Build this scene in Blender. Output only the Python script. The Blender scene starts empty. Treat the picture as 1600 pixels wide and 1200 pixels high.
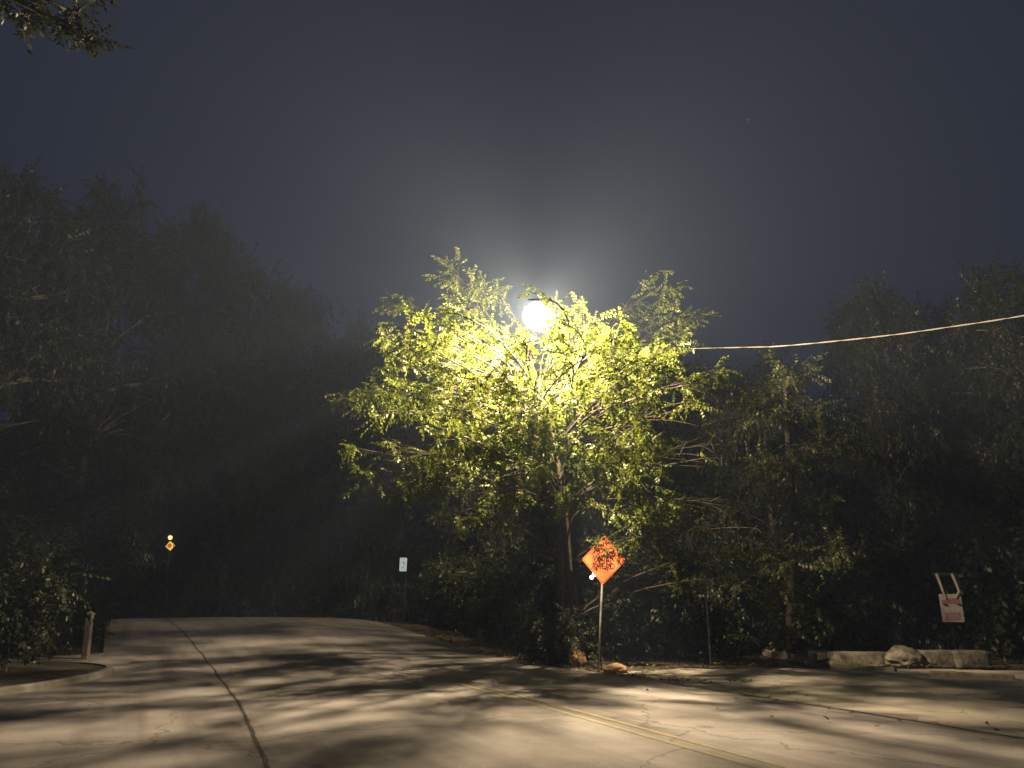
import bpy, bmesh, math, random
import numpy as np
from mathutils import Vector, Matrix, noise

# ------------------------------------------------------------------ camera, night sky, exposure
S = bpy.context.scene
C = S.collection
R = math.radians
PITCH = math.atan2(349, 1209); F = 1209.0; EYE = 1.5
cam = bpy.data.objects.new('camera', bpy.data.cameras.new('camera')); C.objects.link(cam)
cam.data.sensor_width = 36; cam.data.lens = 36 * F / 1600; cam.data.clip_start = .05; cam.data.clip_end = 4000
cam.location = (0, 0, EYE); cam.rotation_euler = (R(90) + PITCH, 0, 0)
S.camera = cam

W = bpy.data.worlds.new("World"); S.world = W; W.use_nodes = True
bg = W.node_tree.nodes['Background']
bg.inputs['Color'].default_value = (0.27, 0.42, 1.0, 1); bg.inputs['Strength'].default_value = 0.026

S.view_settings.view_transform = 'Standard'; S.view_settings.look = 'None'
S.view_settings.exposure = 0; S.view_settings.gamma = 1
cy = S.cycles
cy.use_denoising = True
cy.max_bounces = 5; cy.diffuse_bounces = 3; cy.glossy_bounces = 2; cy.transmission_bounces = 3
cy.volume_bounces = 0; cy.transparent_max_bounces = 8
cy.sample_clamp_indirect = 2.0; cy.sample_clamp_direct = 0
cy.caustics_reflective = False; cy.caustics_refractive = False

LAMP_POWER = 20000.0; LAMP_COL = (1.0, 0.76, 0.46); LAMP_SMOOTH = .02
HAZE = 0.0016

# ------------------------------------------------------------------ geometry of the view and the ground
def ss(a, b, x):
    t = min(1, max(0, (x - a) / (b - a))); return t * t * (3 - 2 * t)
def h(x, y):
    w = ss(3, -9, x)
    r = 1.02 * ss(15, 36, y) * w
    r -= 3.2 * ss(37, 85, y) * w + .5 * ss(40, 90, y) * (1 - w)
    r += .5 * ss(24, 40, y) * (1 - w)
    r += 29 * ss(58, 116, y)                     # added bare rise, a dark backdrop closing sky gaps between the trees
    return r
def ray(px, py):
    u = (px - 800) / F; v = (600 - py) / F
    return Vector((u, math.cos(PITCH) - v * math.sin(PITCH), math.sin(PITCH) + v * math.cos(PITCH)))
def P(px, py, d):
    r = ray(px, py); return Vector((0, 0, EYE)) + r * (d / r.y)
def G(px, py):
    r = ray(px, py); d = 4.0
    while d < 90:
        p = Vector((0, 0, EYE)) + r * (d / r.y)
        if p.z <= h(p.x, p.y): break
        d += .03
    return Vector((p.x, p.y, h(p.x, p.y)))
def on(px, d):                                   # the ground point seen in column px at distance d
    x = (px - 800) / F * d / 1.055
    return Vector((x, d, h(x, d)))
LAMP = P(838, 493, 17.4)

# ------------------------------------------------------------------ materials
def mat(name):
    m = bpy.data.materials.new(name); m.use_nodes = True
    nt = m.node_tree; nt.nodes.clear()
    out = nt.nodes.new('ShaderNodeOutputMaterial')
    return m, nt, out
def lk(nt, a, b): nt.links.new(a, b)
def noisy(name, c1, c2, scale=6, rough=.8, bump=.2, bscale=60, metallic=0, detail=6, c3=None, scale3=1.0, lo=.35, hi=.65, spec=.3):
    m, nt, out = mat(name)
    tc = nt.nodes.new('ShaderNodeTexCoord')
    n = nt.nodes.new('ShaderNodeTexNoise'); n.inputs['Scale'].default_value = scale; n.inputs['Detail'].default_value = detail
    lk(nt, tc.outputs['Object'], n.inputs['Vector'])
    cr = nt.nodes.new('ShaderNodeValToRGB')
    cr.color_ramp.elements[0].position = lo; cr.color_ramp.elements[1].position = hi
    cr.color_ramp.elements[0].color = (*c1, 1); cr.color_ramp.elements[1].color = (*c2, 1)
    lk(nt, n.outputs['Fac'], cr.inputs['Fac'])
    col = cr.outputs['Color']
    if c3:
        n3 = nt.nodes.new('ShaderNodeTexNoise'); n3.inputs['Scale'].default_value = scale3; n3.inputs['Detail'].default_value = 8
        lk(nt, tc.outputs['Object'], n3.inputs['Vector'])
        r3 = nt.nodes.new('ShaderNodeMapRange'); r3.inputs['From Min'].default_value = .5; r3.inputs['From Max'].default_value = .68
        lk(nt, n3.outputs['Fac'], r3.inputs['Value'])
        mx = nt.nodes.new('ShaderNodeMixRGB'); mx.inputs['Color2'].default_value = (*c3, 1)
        lk(nt, r3.outputs['Result'], mx.inputs['Fac']); lk(nt, col, mx.inputs['Color1']); col = mx.outputs['Color']
    b = nt.nodes.new('ShaderNodeBsdfPrincipled')
    b.inputs['Roughness'].default_value = rough; b.inputs['Metallic'].default_value = metallic
    b.inputs['Specular IOR Level'].default_value = spec
    lk(nt, col, b.inputs['Base Color'])
    if bump:
        nb = nt.nodes.new('ShaderNodeTexNoise'); nb.inputs['Scale'].default_value = bscale; nb.inputs['Detail'].default_value = 6
        lk(nt, tc.outputs['Object'], nb.inputs['Vector'])
        bp = nt.nodes.new('ShaderNodeBump'); bp.inputs['Strength'].default_value = bump; bp.inputs['Distance'].default_value = .03
        lk(nt, nb.outputs['Fac'], bp.inputs['Height']); lk(nt, bp.outputs['Normal'], b.inputs['Normal'])
    lk(nt, b.outputs['BSDF'], out.inputs['Surface'])
    return m
def leafmat(name, c1, c2, trans=.4):
    m, nt, out = mat(name)
    g = nt.nodes.new('ShaderNodeNewGeometry')
    cr = nt.nodes.new('ShaderNodeValToRGB')
    cr.color_ramp.elements[0].color = (*c1, 1); cr.color_ramp.elements[1].color = (*c2, 1)
    lk(nt, g.outputs['Random Per Island'], cr.inputs['Fac'])
    d = nt.nodes.new('ShaderNodeBsdfDiffuse'); t = nt.nodes.new('ShaderNodeBsdfTranslucent')
    gl = nt.nodes.new('ShaderNodeBsdfGlossy'); gl.inputs['Roughness'].default_value = .42
    gl.inputs['Color'].default_value = (.5, .5, .5, 1)
    lk(nt, cr.outputs['Color'], d.inputs['Color']); lk(nt, cr.outputs['Color'], t.inputs['Color'])
    a = nt.nodes.new('ShaderNodeMixShader'); a.inputs['Fac'].default_value = trans
    lk(nt, d.outputs[0], a.inputs[1]); lk(nt, t.outputs[0], a.inputs[2])
    b = nt.nodes.new('ShaderNodeMixShader'); b.inputs['Fac'].default_value = .035
    lk(nt, a.outputs[0], b.inputs[1]); lk(nt, gl.outputs[0], b.inputs[2])
    lk(nt, b.outputs[0], out.inputs['Surface'])
    return m
def emit(name, col, strength, clear=False):
    m, nt, out = mat(name)
    e = nt.nodes.new('ShaderNodeEmission'); e.inputs['Color'].default_value = (*col, 1); e.inputs['Strength'].default_value = strength
    if clear:                                    # glowing clear glass: the bulb inside shines through it
        t = nt.nodes.new('ShaderNodeBsdfTransparent'); a = nt.nodes.new('ShaderNodeAddShader')
        lk(nt, e.outputs[0], a.inputs[0]); lk(nt, t.outputs[0], a.inputs[1]); lk(nt, a.outputs[0], out.inputs['Surface'])
    else: lk(nt, e.outputs[0], out.inputs['Surface'])
    return m
def roadmat(name, base, dark, light, seed):
    m, nt, out = mat(name)
    tc = nt.nodes.new('ShaderNodeTexCoord')
    mp = nt.nodes.new('ShaderNodeMapping'); mp.inputs['Location'].default_value = (seed, seed * 2, 0)
    mp.inputs['Rotation'].default_value = (0, 0, R(-25)); lk(nt, tc.outputs['Object'], mp.inputs['Vector'])
    def nz(scale, detail=6, stretch=None):
        n = nt.nodes.new('ShaderNodeTexNoise'); n.inputs['Scale'].default_value = scale; n.inputs['Detail'].default_value = detail
        src = mp.outputs['Vector']
        if stretch:
            q = nt.nodes.new('ShaderNodeMapping'); q.inputs['Scale'].default_value = stretch; lk(nt, src, q.inputs['Vector']); src = q.outputs['Vector']
        lk(nt, src, n.inputs['Vector']); return n.outputs['Fac']
    def mr(v, a, b, lo=0, hi=1):
        r = nt.nodes.new('ShaderNodeMapRange'); r.inputs['From Min'].default_value = a; r.inputs['From Max'].default_value = b
        r.inputs['To Min'].default_value = lo; r.inputs['To Max'].default_value = hi; lk(nt, v, r.inputs['Value']); return r.outputs['Result']
    def mix(fac, c1, c2):
        x = nt.nodes.new('ShaderNodeMixRGB')
        lk(nt, fac, x.inputs['Fac'])
        for k, c in ((1, c1), (2, c2)):
            if isinstance(c, tuple): x.inputs[k].default_value = (*c, 1)
            else: lk(nt, c, x.inputs[k])
        return x.outputs['Color']
    col = mix(mr(nz(1.1), .35, .65), base, light)
    col = mix(mr(nz(1.0, 6, (2.2, .12, 1)), .5, .72, 0, .55), col, dark)      # wheel tracks and stains along the road
    col = mix(mr(nz(55, 3), .56, .7, 0, .6), col, dark)                      # aggregate
    col = mix(mr(nz(85, 2), .6, .72, 0, .5), col, light)
    vo = nt.nodes.new('ShaderNodeTexVoronoi'); vo.feature = 'DISTANCE_TO_EDGE'; vo.inputs['Scale'].default_value = .22
    wz = nt.nodes.new('ShaderNodeTexNoise'); wz.inputs['Scale'].default_value = 1.5; wz.inputs['Detail'].default_value = 5
    lk(nt, mp.outputs['Vector'], wz.inputs['Vector'])
    ad = nt.nodes.new('ShaderNodeMixRGB'); ad.blend_type = 'ADD'; ad.inputs['Fac'].default_value = .7
    lk(nt, mp.outputs['Vector'], ad.inputs[1]); lk(nt, wz.outputs['Color'], ad.inputs[2])
    lk(nt, ad.outputs['Color'], vo.inputs['Vector'])
    col = mix(mr(vo.outputs['Distance'], .0, .006, .7, 0), col, dark)         # hairline cracks
    b = nt.nodes.new('ShaderNodeBsdfPrincipled'); b.inputs['Roughness'].default_value = .86
    b.inputs['Specular IOR Level'].default_value = .25
    lk(nt, col, b.inputs['Base Color'])
    bp = nt.nodes.new('ShaderNodeBump'); bp.inputs['Strength'].default_value = .35; bp.inputs['Distance'].default_value = .02
    lk(nt, nz(45, 6), bp.inputs['Height']); lk(nt, bp.outputs['Normal'], b.inputs['Normal'])
    lk(nt, b.outputs['BSDF'], out.inputs['Surface'])
    return m

M = {}
M['road'] = roadmat('road_concrete', (.160, .150, .148), (.056, .053, .053), (.245, .232, .226), 3)
M['drive'] = roadmat('driveway_concrete', (.22, .205, .18), (.10, .094, .083), (.30, .28, .24), 11)
M['soil'] = noisy('soil', (.035, .03, .022), (.085, .07, .048), 3, .95, .6, 25)
M['joint'] = noisy('joint', (.02, .02, .019), (.06, .057, .05), 8, .9, .3, 40)
M['yellow'] = noisy('worn_yellow_paint', (.29, .24, .11), (.22, .20, .14), 5, .8, .25, 60, c3=(.185, .18, .165), scale3=2.0)
M['kerb'] = noisy('kerb_concrete', (.17, .16, .145), (.26, .245, .22), 4, .85, .3, 50)
M['leaf'] = leafmat('leaf_locust', (.068, .096, .013), (.145, .172, .030), .45)
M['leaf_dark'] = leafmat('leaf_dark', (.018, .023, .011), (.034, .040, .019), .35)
M['leaf_mid'] = leafmat('leaf_mid', (.036, .046, .014), (.070, .080, .024), .4)  # leaf tone lowered to stand in for weak lamplight
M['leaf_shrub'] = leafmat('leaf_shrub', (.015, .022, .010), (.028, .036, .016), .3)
M['litter'] = leafmat('leaf_litter', (.05, .04, .022), (.20, .15, .085), .2)
M['bark'] = noisy('bark', (.022, .018, .014), (.055, .043, .032), 9, .9, .8, 30)
M['bark_pale'] = noisy('bark_pale', (.07, .065, .056), (.17, .16, .135), 7, .9, .6, 30)
M['pole_wood'] = noisy('pole_wood', (.025, .02, .015), (.05, .04, .03), 6, .9, .6, 22)
M['steel'] = noisy('galvanised_steel', (.26, .27, .27), (.40, .41, .41), 14, .5, .1, 50, metallic=.35)
M['darksteel'] = noisy('dark_steel', (.008, .008, .008), (.018, .018, .0175), 14, .6, .1, 50)
M['orange'] = noisy('orange_sheeting', (.55, .118, .036), (.63, .14, .044), 5, .5, .05, 90)
M['black'] = noisy('black_ink', (.012, .011, .011), (.03, .025, .022), 9, .6, 0)
M['white'] = noisy('white_sheeting', (.62, .62, .62), (.78, .78, .78), 6, .5, .05, 60)
M['bluewhite'] = noisy('blue_tinted_sheeting', (.40, .62, .97), (.50, .70, .99), 6, .45, .05, 60)  # white sign panel tinted blue to offset the warm lamplight
M['blueink'] = noisy('blue_ink', (.10, .17, .34), (.16, .25, .42), 12, .6, 0)
M['notice'] = noisy('weathered_white_board', (.17, .165, .18), (.27, .265, .285), 9, .7, .1, 40, c3=(.21, .165, .17), scale3=6)
M['redink'] = noisy('faded_red_ink', (.13, .055, .06), (.19, .10, .105), 18, .7, 0)
M['darkred'] = noisy('dark_red_ink', (.05, .01, .012), (.12, .03, .03), 18, .7, 0)
M['warnyellow'] = noisy('yellow_sheeting', (.80, .66, .14), (.88, .76, .22), 6, .5, .05, 60)
M['signred'] = noisy('red_sheeting', (.62, .05, .03), (.72, .08, .05), 6, .5, .05, 60)
M['rock_brown'] = noisy('brown_sandstone', (.20, .12, .065), (.36, .24, .14), 5, .9, .7, 18)
M['rock_pale'] = noisy('pale_limestone', (.17, .155, .13), (.32, .295, .245), 6, .9, .7, 16, c3=(.14, .13, .10), scale3=4)
M['timber'] = noisy('weathered_timber', (.20, .17, .13), (.34, .30, .23), 6, .9, .5, 30)
M['grey_timber'] = noisy('grey_timber', (.07, .066, .06), (.13, .125, .115), 8, .9, .5, 30)
M['cable'] = noisy('cable_sheath', (.36, .34, .29), (.52, .49, .42), 30, .6, .1, 60)
M['globe'] = emit('lamp_glass', (1, .55, .12), .85, True)
M['core'] = emit('lamp_core', (1, .80, .46), 2.2, True)
M['bulb'] = emit('warm_bulb', (1, .62, .2), 2.6)
M['bulb_white'] = emit('white_bulb', (.85, .93, 1), 5)
M['star'] = emit('star_light', (.8, .88, 1), 1.0)

# ------------------------------------------------------------------ mesh helpers
class MB:
    def __init__(self): self.v = []; self.f = []; self.mi = []
    def add(self, vs, fs, mi=0):
        o = len(self.v); self.v += [tuple(p) for p in vs]; self.f += [tuple(i + o for i in q) for q in fs]; self.mi += [mi] * len(fs)
    def tube(self, pts, rad, n=7, mi=0, cap=True):
        pts = [Vector(p) for p in pts]; vs = []; fs = []
        if not isinstance(rad, (list, tuple)): rad = [rad] * len(pts)
        ref = Vector((.31, .17, .93))
        for i, p in enumerate(pts):
            t = (pts[min(i + 1, len(pts) - 1)] - pts[max(i - 1, 0)]).normalized()
            if abs(t.dot(ref)) > .95: ref = Vector((.9, .3, .1))
            a = t.cross(ref).normalized(); b = t.cross(a)
            for k in range(n):
                an = 2 * math.pi * k / n; vs.append(p + (a * math.cos(an) + b * math.sin(an)) * rad[i])
        for i in range(len(pts) - 1):
            for k in range(n):
                k2 = (k + 1) % n; fs.append((i * n + k, i * n + k2, (i + 1) * n + k2, (i + 1) * n + k))
        if cap: fs.append(tuple(range(n - 1, -1, -1))); fs.append(tuple((len(pts) - 1) * n + k for k in range(n)))
        self.add(vs, fs, mi)
    def box(self, c, s, rot=None, mi=0, bev=0):
        bm = bmesh.new(); bmesh.ops.create_cube(bm, size=1)
        for v in bm.verts: v.co = Vector((v.co.x * s[0], v.co.y * s[1], v.co.z * s[2]))
        if bev: bmesh.ops.bevel(bm, geom=bm.edges[:], offset=bev, segments=2, profile=.6, affect='EDGES')
        m = Matrix.Translation(c) @ (rot.to_4x4() if rot else Matrix())
        bm.transform(m); self.bm(bm, mi); bm.free()
    def bm(self, bm, mi=0):
        bm.verts.index_update(); self.add([v.co for v in bm.verts], [[v.index for v in f.verts] for f in bm.faces], mi)
    def lathe(self, prof, n=24, mi=0, c=(0, 0, 0)):
        vs = []; fs = []; c = Vector(c)
        for r, z in prof:
            for k in range(n):
                a = 2 * math.pi * k / n; vs.append(c + Vector((r * math.cos(a), r * math.sin(a), z)))
        for i in range(len(prof) - 1):
            for k in range(n):
                k2 = (k + 1) % n; fs.append((i * n + k, i * n + k2, (i + 1) * n + k2, (i + 1) * n + k))
        self.add(vs, fs, mi)
    def poly(self, outline, y0, y1, mi=0):       # outline (x, z) extruded along y
        n = len(outline)
        vs = [(x, y0, z) for x, z in outline] + [(x, y1, z) for x, z in outline]
        fs = [tuple(range(n)), tuple(range(2 * n - 1, n - 1, -1))] + [((k + 1) % n, k, n + k, n + (k + 1) % n) for k in range(n)]
        self.add(vs, fs, mi)
    def build(self, name, m, parent=None, smooth=False):
        me = bpy.data.meshes.new(name); me.from_pydata(self.v, [], self.f)
        for mm in (m if isinstance(m, list) else [m]): me.materials.append(mm)
        if isinstance(m, list): me.polygons.foreach_set('material_index', self.mi)
        if smooth: me.polygons.foreach_set('use_smooth', [True] * len(me.polygons))
        me.update()
        o = bpy.data.objects.new(name, me); C.objects.link(o)
        if parent: o.parent = parent
        return o
def npmesh(name, V, T, m, parent=None):
    me = bpy.data.meshes.new(name)
    me.vertices.add(len(V)); me.vertices.foreach_set('co', np.ascontiguousarray(V, dtype=np.float32).ravel())
    me.loops.add(T.size); me.loops.foreach_set('vertex_index', np.ascontiguousarray(T, dtype=np.int32).ravel())
    me.polygons.add(len(T)); me.polygons.foreach_set('loop_start', np.arange(len(T), dtype=np.int32) * 3)
    me.polygons.foreach_set('loop_total', np.full(len(T), 3, dtype=np.int32))
    me.materials.append(m); me.update(calc_edges=True); me.validate()
    o = bpy.data.objects.new(name, me); C.objects.link(o)
    if parent: o.parent = parent
    return o
def tag(o, label=None, cat=None, group=None, kind=None):
    if label: o['label'] = label
    if cat: o['category'] = cat
    if group: o['group'] = group
    if kind: o['kind'] = kind
    return o
def thing(name, loc, label, cat, group=None, rz=0, rx=0, ry=0):
    o = bpy.data.objects.new(name, None); C.objects.link(o); o.location = loc; o.rotation_euler = (rx, ry, rz)
    o.empty_display_size = .3
    return tag(o, label, cat, group)
def dup(root, loc, rz, scale, label):
    r = root.copy(); C.objects.link(r); r.location = loc; r.rotation_euler = (0, 0, rz); r.scale = scale; r['label'] = label
    for ch in list(root.children):
        c = ch.copy(); C.objects.link(c); c.parent = r
        for g in list(ch.children):
            d = g.copy(); C.objects.link(d); d.parent = c
    return r
def text(s, size, name, m, parent, loc, rot):
    cu = bpy.data.curves.new('lettering', 'FONT'); cu.body = s; cu.size = size; cu.align_x = 'CENTER'; cu.align_y = 'CENTER'
    cu.extrude = .002; cu.offset = size * .018; cu.resolution_u = 3
    t = bpy.data.objects.new('tmp', cu); C.objects.link(t)
    dg = bpy.context.evaluated_depsgraph_get()
    me = bpy.data.meshes.new_from_object(t.evaluated_get(dg)); bpy.data.objects.remove(t)
    me.materials.clear(); me.materials.append(m)
    o = bpy.data.objects.new(name, me); C.objects.link(o); o.parent = parent; o.location = loc; o.rotation_euler = rot
    return o

# ------------------------------------------------------------------ the setting: ground, road, driveway, kerb
def sheet(name, xs, ys, zf, m):
    b = MB(); nx, ny = len(xs), len(ys)
    b.add([(x, y, zf(x, y)) for y in ys for x in xs],
          [(j * nx + i, j * nx + i + 1, (j + 1) * nx + i + 1, (j + 1) * nx + i) for j in range(ny - 1) for i in range(nx - 1)])
    return tag(b.build(name, m, smooth=True), kind='structure')
def near_far(lim, step, a, b, big):
    v = list(np.arange(a, b + .01, step)); x = b
    while x < lim[1]: x = min(lim[1], x + big); v.append(x)
    x = a
    while x > lim[0]: x = max(lim[0], x - big); v.insert(0, x)
    return [float(q) for q in v]
def bumpy(x, y): return .05 * noise.noise((x * .5, y * .5, 0)) + .02 * noise.noise((x * 2, y * 2, 3))
sheet('ground', near_far((-110, 110), .5, -20, 20, 6), near_far((-60, 130), .5, 2, 44, 6), lambda x, y: h(x, y) - .11 + bumpy(x, y), M['soil'])

CY = [(-12, 10.2), (0, 5.7), (8.27, 2.35), (15, -.35), (22, -3.6), (33, -9.3), (45, -16.2), (62, -26.5)]
def cx(y):
    for (a, xa), (b, xb) in zip(CY, CY[1:]):
        if y <= b:
            t = (y - a) / (b - a); break
    i = CY.index((a, xa)); p0 = CY[max(i - 1, 0)]; p3 = CY[min(i + 2, len(CY) - 1)]
    m0 = (xb - p0[1]) / (b - p0[0]) * (b - a); m1 = (p3[1] - xa) / (p3[0] - a) * (b - a)
    return (2*t**3-3*t**2+1)*xa + (t**3-2*t**2+t)*m0 + (-2*t**3+3*t**2)*xb + (t**3-t**2)*m1
def leftoff(y): return 26 - 18.6 * ss(19.0, 22.5, y) - 1.8 * ss(33, 38, y)
def crown_z(x, y):                               # road camber
    d = (x - cx(y)); return h(x, y) + .05 * (1 - min(1, (d / 4.6) ** 2))
def strip(name, y0, y1, dy, lo, hi, n, m, dz=0, parent=None, kind='structure'):
    b = MB(); ys = np.arange(y0, y1 + .001, dy); vs = []
    for y in ys:
        a, c = lo(y), hi(y)
        for k in range(n + 1):
            x = a + (c - a) * k / n; vs.append((x, y, crown_z(x, y) + dz))
    b.add(vs, [(j * (n + 1) + i, j * (n + 1) + i + 1, (j + 1) * (n + 1) + i + 1, (j + 1) * (n + 1) + i) for j in range(len(ys) - 1) for i in range(n)])
    o = b.build(name, m, parent, smooth=True)
    if kind: tag(o, kind=kind)
    return o
def wob(y, s): return .10 * noise.noise((y * .7, s, 1)) + .05 * noise.noise((y * 2.6, s, 5))
road = strip('road', -10, 45, .25, lambda y: cx(y) - leftoff(y), lambda y: cx(y) + 4.55 + 1.2 * wob(y, 9), 40, M['road'])
for off in (-.14, .14):
    strip('centre_line', -8, 18, .25, lambda y: cx(y) + off - .05, lambda y: cx(y) + off + .05, 1, M['yellow'], .004, road, None)
strip('joint', -8, 44, .2, lambda y: cx(y) - 4.72 +   .35 * wob(y, 2) - .026, lambda y: cx(y) - 4.72 + .35 * wob(y, 2) + .026 + .02 * noise.noise((y * 3, 0, 0)), 1, M['joint'], .005, road, None)
# driveway on the right, sloping up from the gutter
b = MB(); ys = np.arange(2, 24.01, .25); n = 40; vs = []
for y in ys:
    a = cx(y) + 4.62 + 1.2 * wob(y, 9) + .9 * ss(18, 23, y) + .25 * noise.noise((y * 1.3, 7, 7)); c = a + 18
    for k in range(n + 1):
        x = a + (c - a) * k / n
        far = max(0, y - (20.4 + .4 * noise.noise((x * .8, 0, 2)) - .12 * max(0, x - 9) ** 1.1))
        vs.append((x, y, h(x, y) - .015 + .06 * ss(0, 2.5, x - a) - .3 * min(far, .7)))
b.add(vs, [(j * (n + 1) + i, j * (n + 1) + i + 1, (j + 1) * (n + 1) + i + 1, (j + 1) * (n + 1) + i) for j in range(len(ys) - 1) for i in range(n)])
drive = tag(b.build('driveway', M['drive'], smooth=True), kind='structure')
strip('gutter_joint', 2, 17, .2, lambda y: cx(y) + 4.35 + .8 * wob(y, 4), lambda y: cx(y) + 4.42 + .8 * wob(y, 4) + .04 * noise.noise((y * 3, 5, 0)), 1, M['joint'], .006, road, None)
# kerb and verge on the left
KP = [(-16, 9.6), (-12, 11.4), (-9.8, 13.1), (-9.1, 14.4), (-8.85, 16), (-8.8, 17.6), (-9.0, 18.6), (-9.5, 19.2), (-10.4, 19.6), (-13, 20.0), (-18, 20.6)]
def smoothpath(pts, n=6):
    out = []
    for i in range(len(pts) - 1):
        p0, p1, p2, p3 = [Vector((*pts[max(0, min(len(pts) - 1, i + k))], 0)) for k in (-1, 0, 1, 2)]
        for k in range(n):
            t = k / n
            out.append(.5 * ((2 * p1) + (p2 - p0) * t + (2*p0 - 5*p1 + 4*p2 - p3) * t*t + (3*p1 - p0 - 3*p2 + p3) * t**3))
    out.append(Vector((*pts[-1], 0))); return out
kp = smoothpath(KP); b = MB(); vs = []; prof = [(0, -.1), (.02, .10), (.05, .13), (.16, .13), (.18, .02)]
for i, p in enumerate(kp):
    t = (kp[min(i + 1, len(kp) - 1)] - kp[max(i - 1, 0)]).normalized(); nrm = Vector((-t.y, t.x, 0))
    for a, z in prof: q = p + nrm * a; vs.append((q.x, q.y, h(p.x, p.y) + z + .006 * noise.noise((p.x * 3, p.y * 3, 0))))
m_ = len(prof); b.add(vs, [(i * m_ + k, (i + 1) * m_ + k, (i + 1) * m_ + k + 1, i * m_ + k + 1) for i in range(len(kp) - 1) for k in range(m_ - 1)])
tag(b.build('kerb', M['kerb']), kind='structure')
b = MB(); cpt = Vector((-17, 15.5, 0)); ring = [p + (cpt - p).normalized() * .17 for p in kp]; vs = []
for q in range(8):
    for p in ring:
        w = p + (cpt - p) * (q / 8); vs.append((w.x, w.y, h(w.x, w.y) + .1 + .12 * ss(0, 3, q) + bumpy(w.x, w.y) * (q > 0)))
L_ = len(ring); b.add(vs, [(j * L_ + i, j * L_ + i + 1, (j + 1) * L_ + i + 1, (j + 1) * L_ + i) for j in range(7) for i in range(L_ - 1)])
tag(b.build('verge', M['soil'], smooth=True), kind='structure')

# ------------------------------------------------------------------ foliage
def spray_template(rng, n, ll, lw, L):
    V = []; T = []
    for k in range(n):
        t = (k + .6) / n; side = 1 if k % 2 else -1
        if k == n - 1: side = 0
        base = np.array((t * L, 0, -.10 * L * t * t))
        ang = side * R(rng.uniform(35, 75)); dr = -rng.uniform(.1, .75)
        d = np.array((math.cos(ang), math.sin(ang), dr)); d /= np.linalg.norm(d)
        up = np.array((rng.uniform(-.45, .45), rng.uniform(-.45, .45), 1.)); s = np.cross(d, up); s /= np.linalg.norm(s); up = np.cross(s, d)
        l = ll * rng.uniform(.7, 1.2) * (1 - .3 * abs(t - .5)); w = lw * rng.uniform(.8, 1.2)
        o = len(V)
        V += [base, base + d * l * .45 + s * w - up * w * .45, base + d * l - up * w * .5, base + d * l * .45 - s * w - up * w * .45]
        T += [(o, o + 2, o + 1), (o, o + 3, o + 2)]
    return np.array(V), np.array(T)
class Crown:
    def __init__(self, seed, n=9, ll=.11, lw=.026, L=.45):
        rng = random.Random(seed); self.T = [spray_template(rng, n, ll, lw, L) for _ in range(8)]; self.items = []; self.rng = rng
    def add(self, pos, d, scale=1): self.items.append((tuple(pos), tuple(d), scale))
    def build(self, name, m, parent, keep=None):
        it = [q for q in self.items if keep is None or keep(Vector(q[0]))]
        Vs = []; Ts = []; o = 0; rng = np.random.default_rng(5)
        pos = np.array([q[0] for q in it]); dr = np.array([q[1] for q in it]); sc = np.array([q[2] for q in it])
        dr /= np.linalg.norm(dr, axis=1)[:, None] + 1e-9
        upv = np.array((0, 0, 1.)) + rng.normal(0, .45, dr.shape)
        sx = np.cross(upv, dr); sx /= np.linalg.norm(sx, axis=1)[:, None] + 1e-9; uz = np.cross(dr, sx)
        wh = rng.integers(0, len(self.T), len(it))
        for k, (V, T) in enumerate(self.T):
            idx = np.nonzero(wh == k)[0]
            if not len(idx): continue
            A = (V[None, :, 0, None] * dr[idx][:, None] + V[None, :, 1, None] * sx[idx][:, None] + V[None, :, 2, None] * uz[idx][:, None]) * sc[idx][:, None, None] + pos[idx][:, None]
            nv = len(V); TT = T[None] + (np.arange(len(idx)) * nv)[:, None, None] + o
            Vs.append(A.reshape(-1, 3)); Ts.append(TT.reshape(-1, 3)); o += len(idx) * nv
        return npmesh(name, np.concatenate(Vs), np.concatenate(Ts), m, parent)
def bez(a, b, c, n): return [a * (1 - t) ** 2 + b * 2 * t * (1 - t) + c * t * t for t in [k / n for k in range(n + 1)]]
def rv(rng): 
    while True:
        v = Vector((rng.uniform(-1, 1), rng.uniform(-1, 1), rng.uniform(-1, 1)))
        if .05 < v.length < 1: return v
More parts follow.
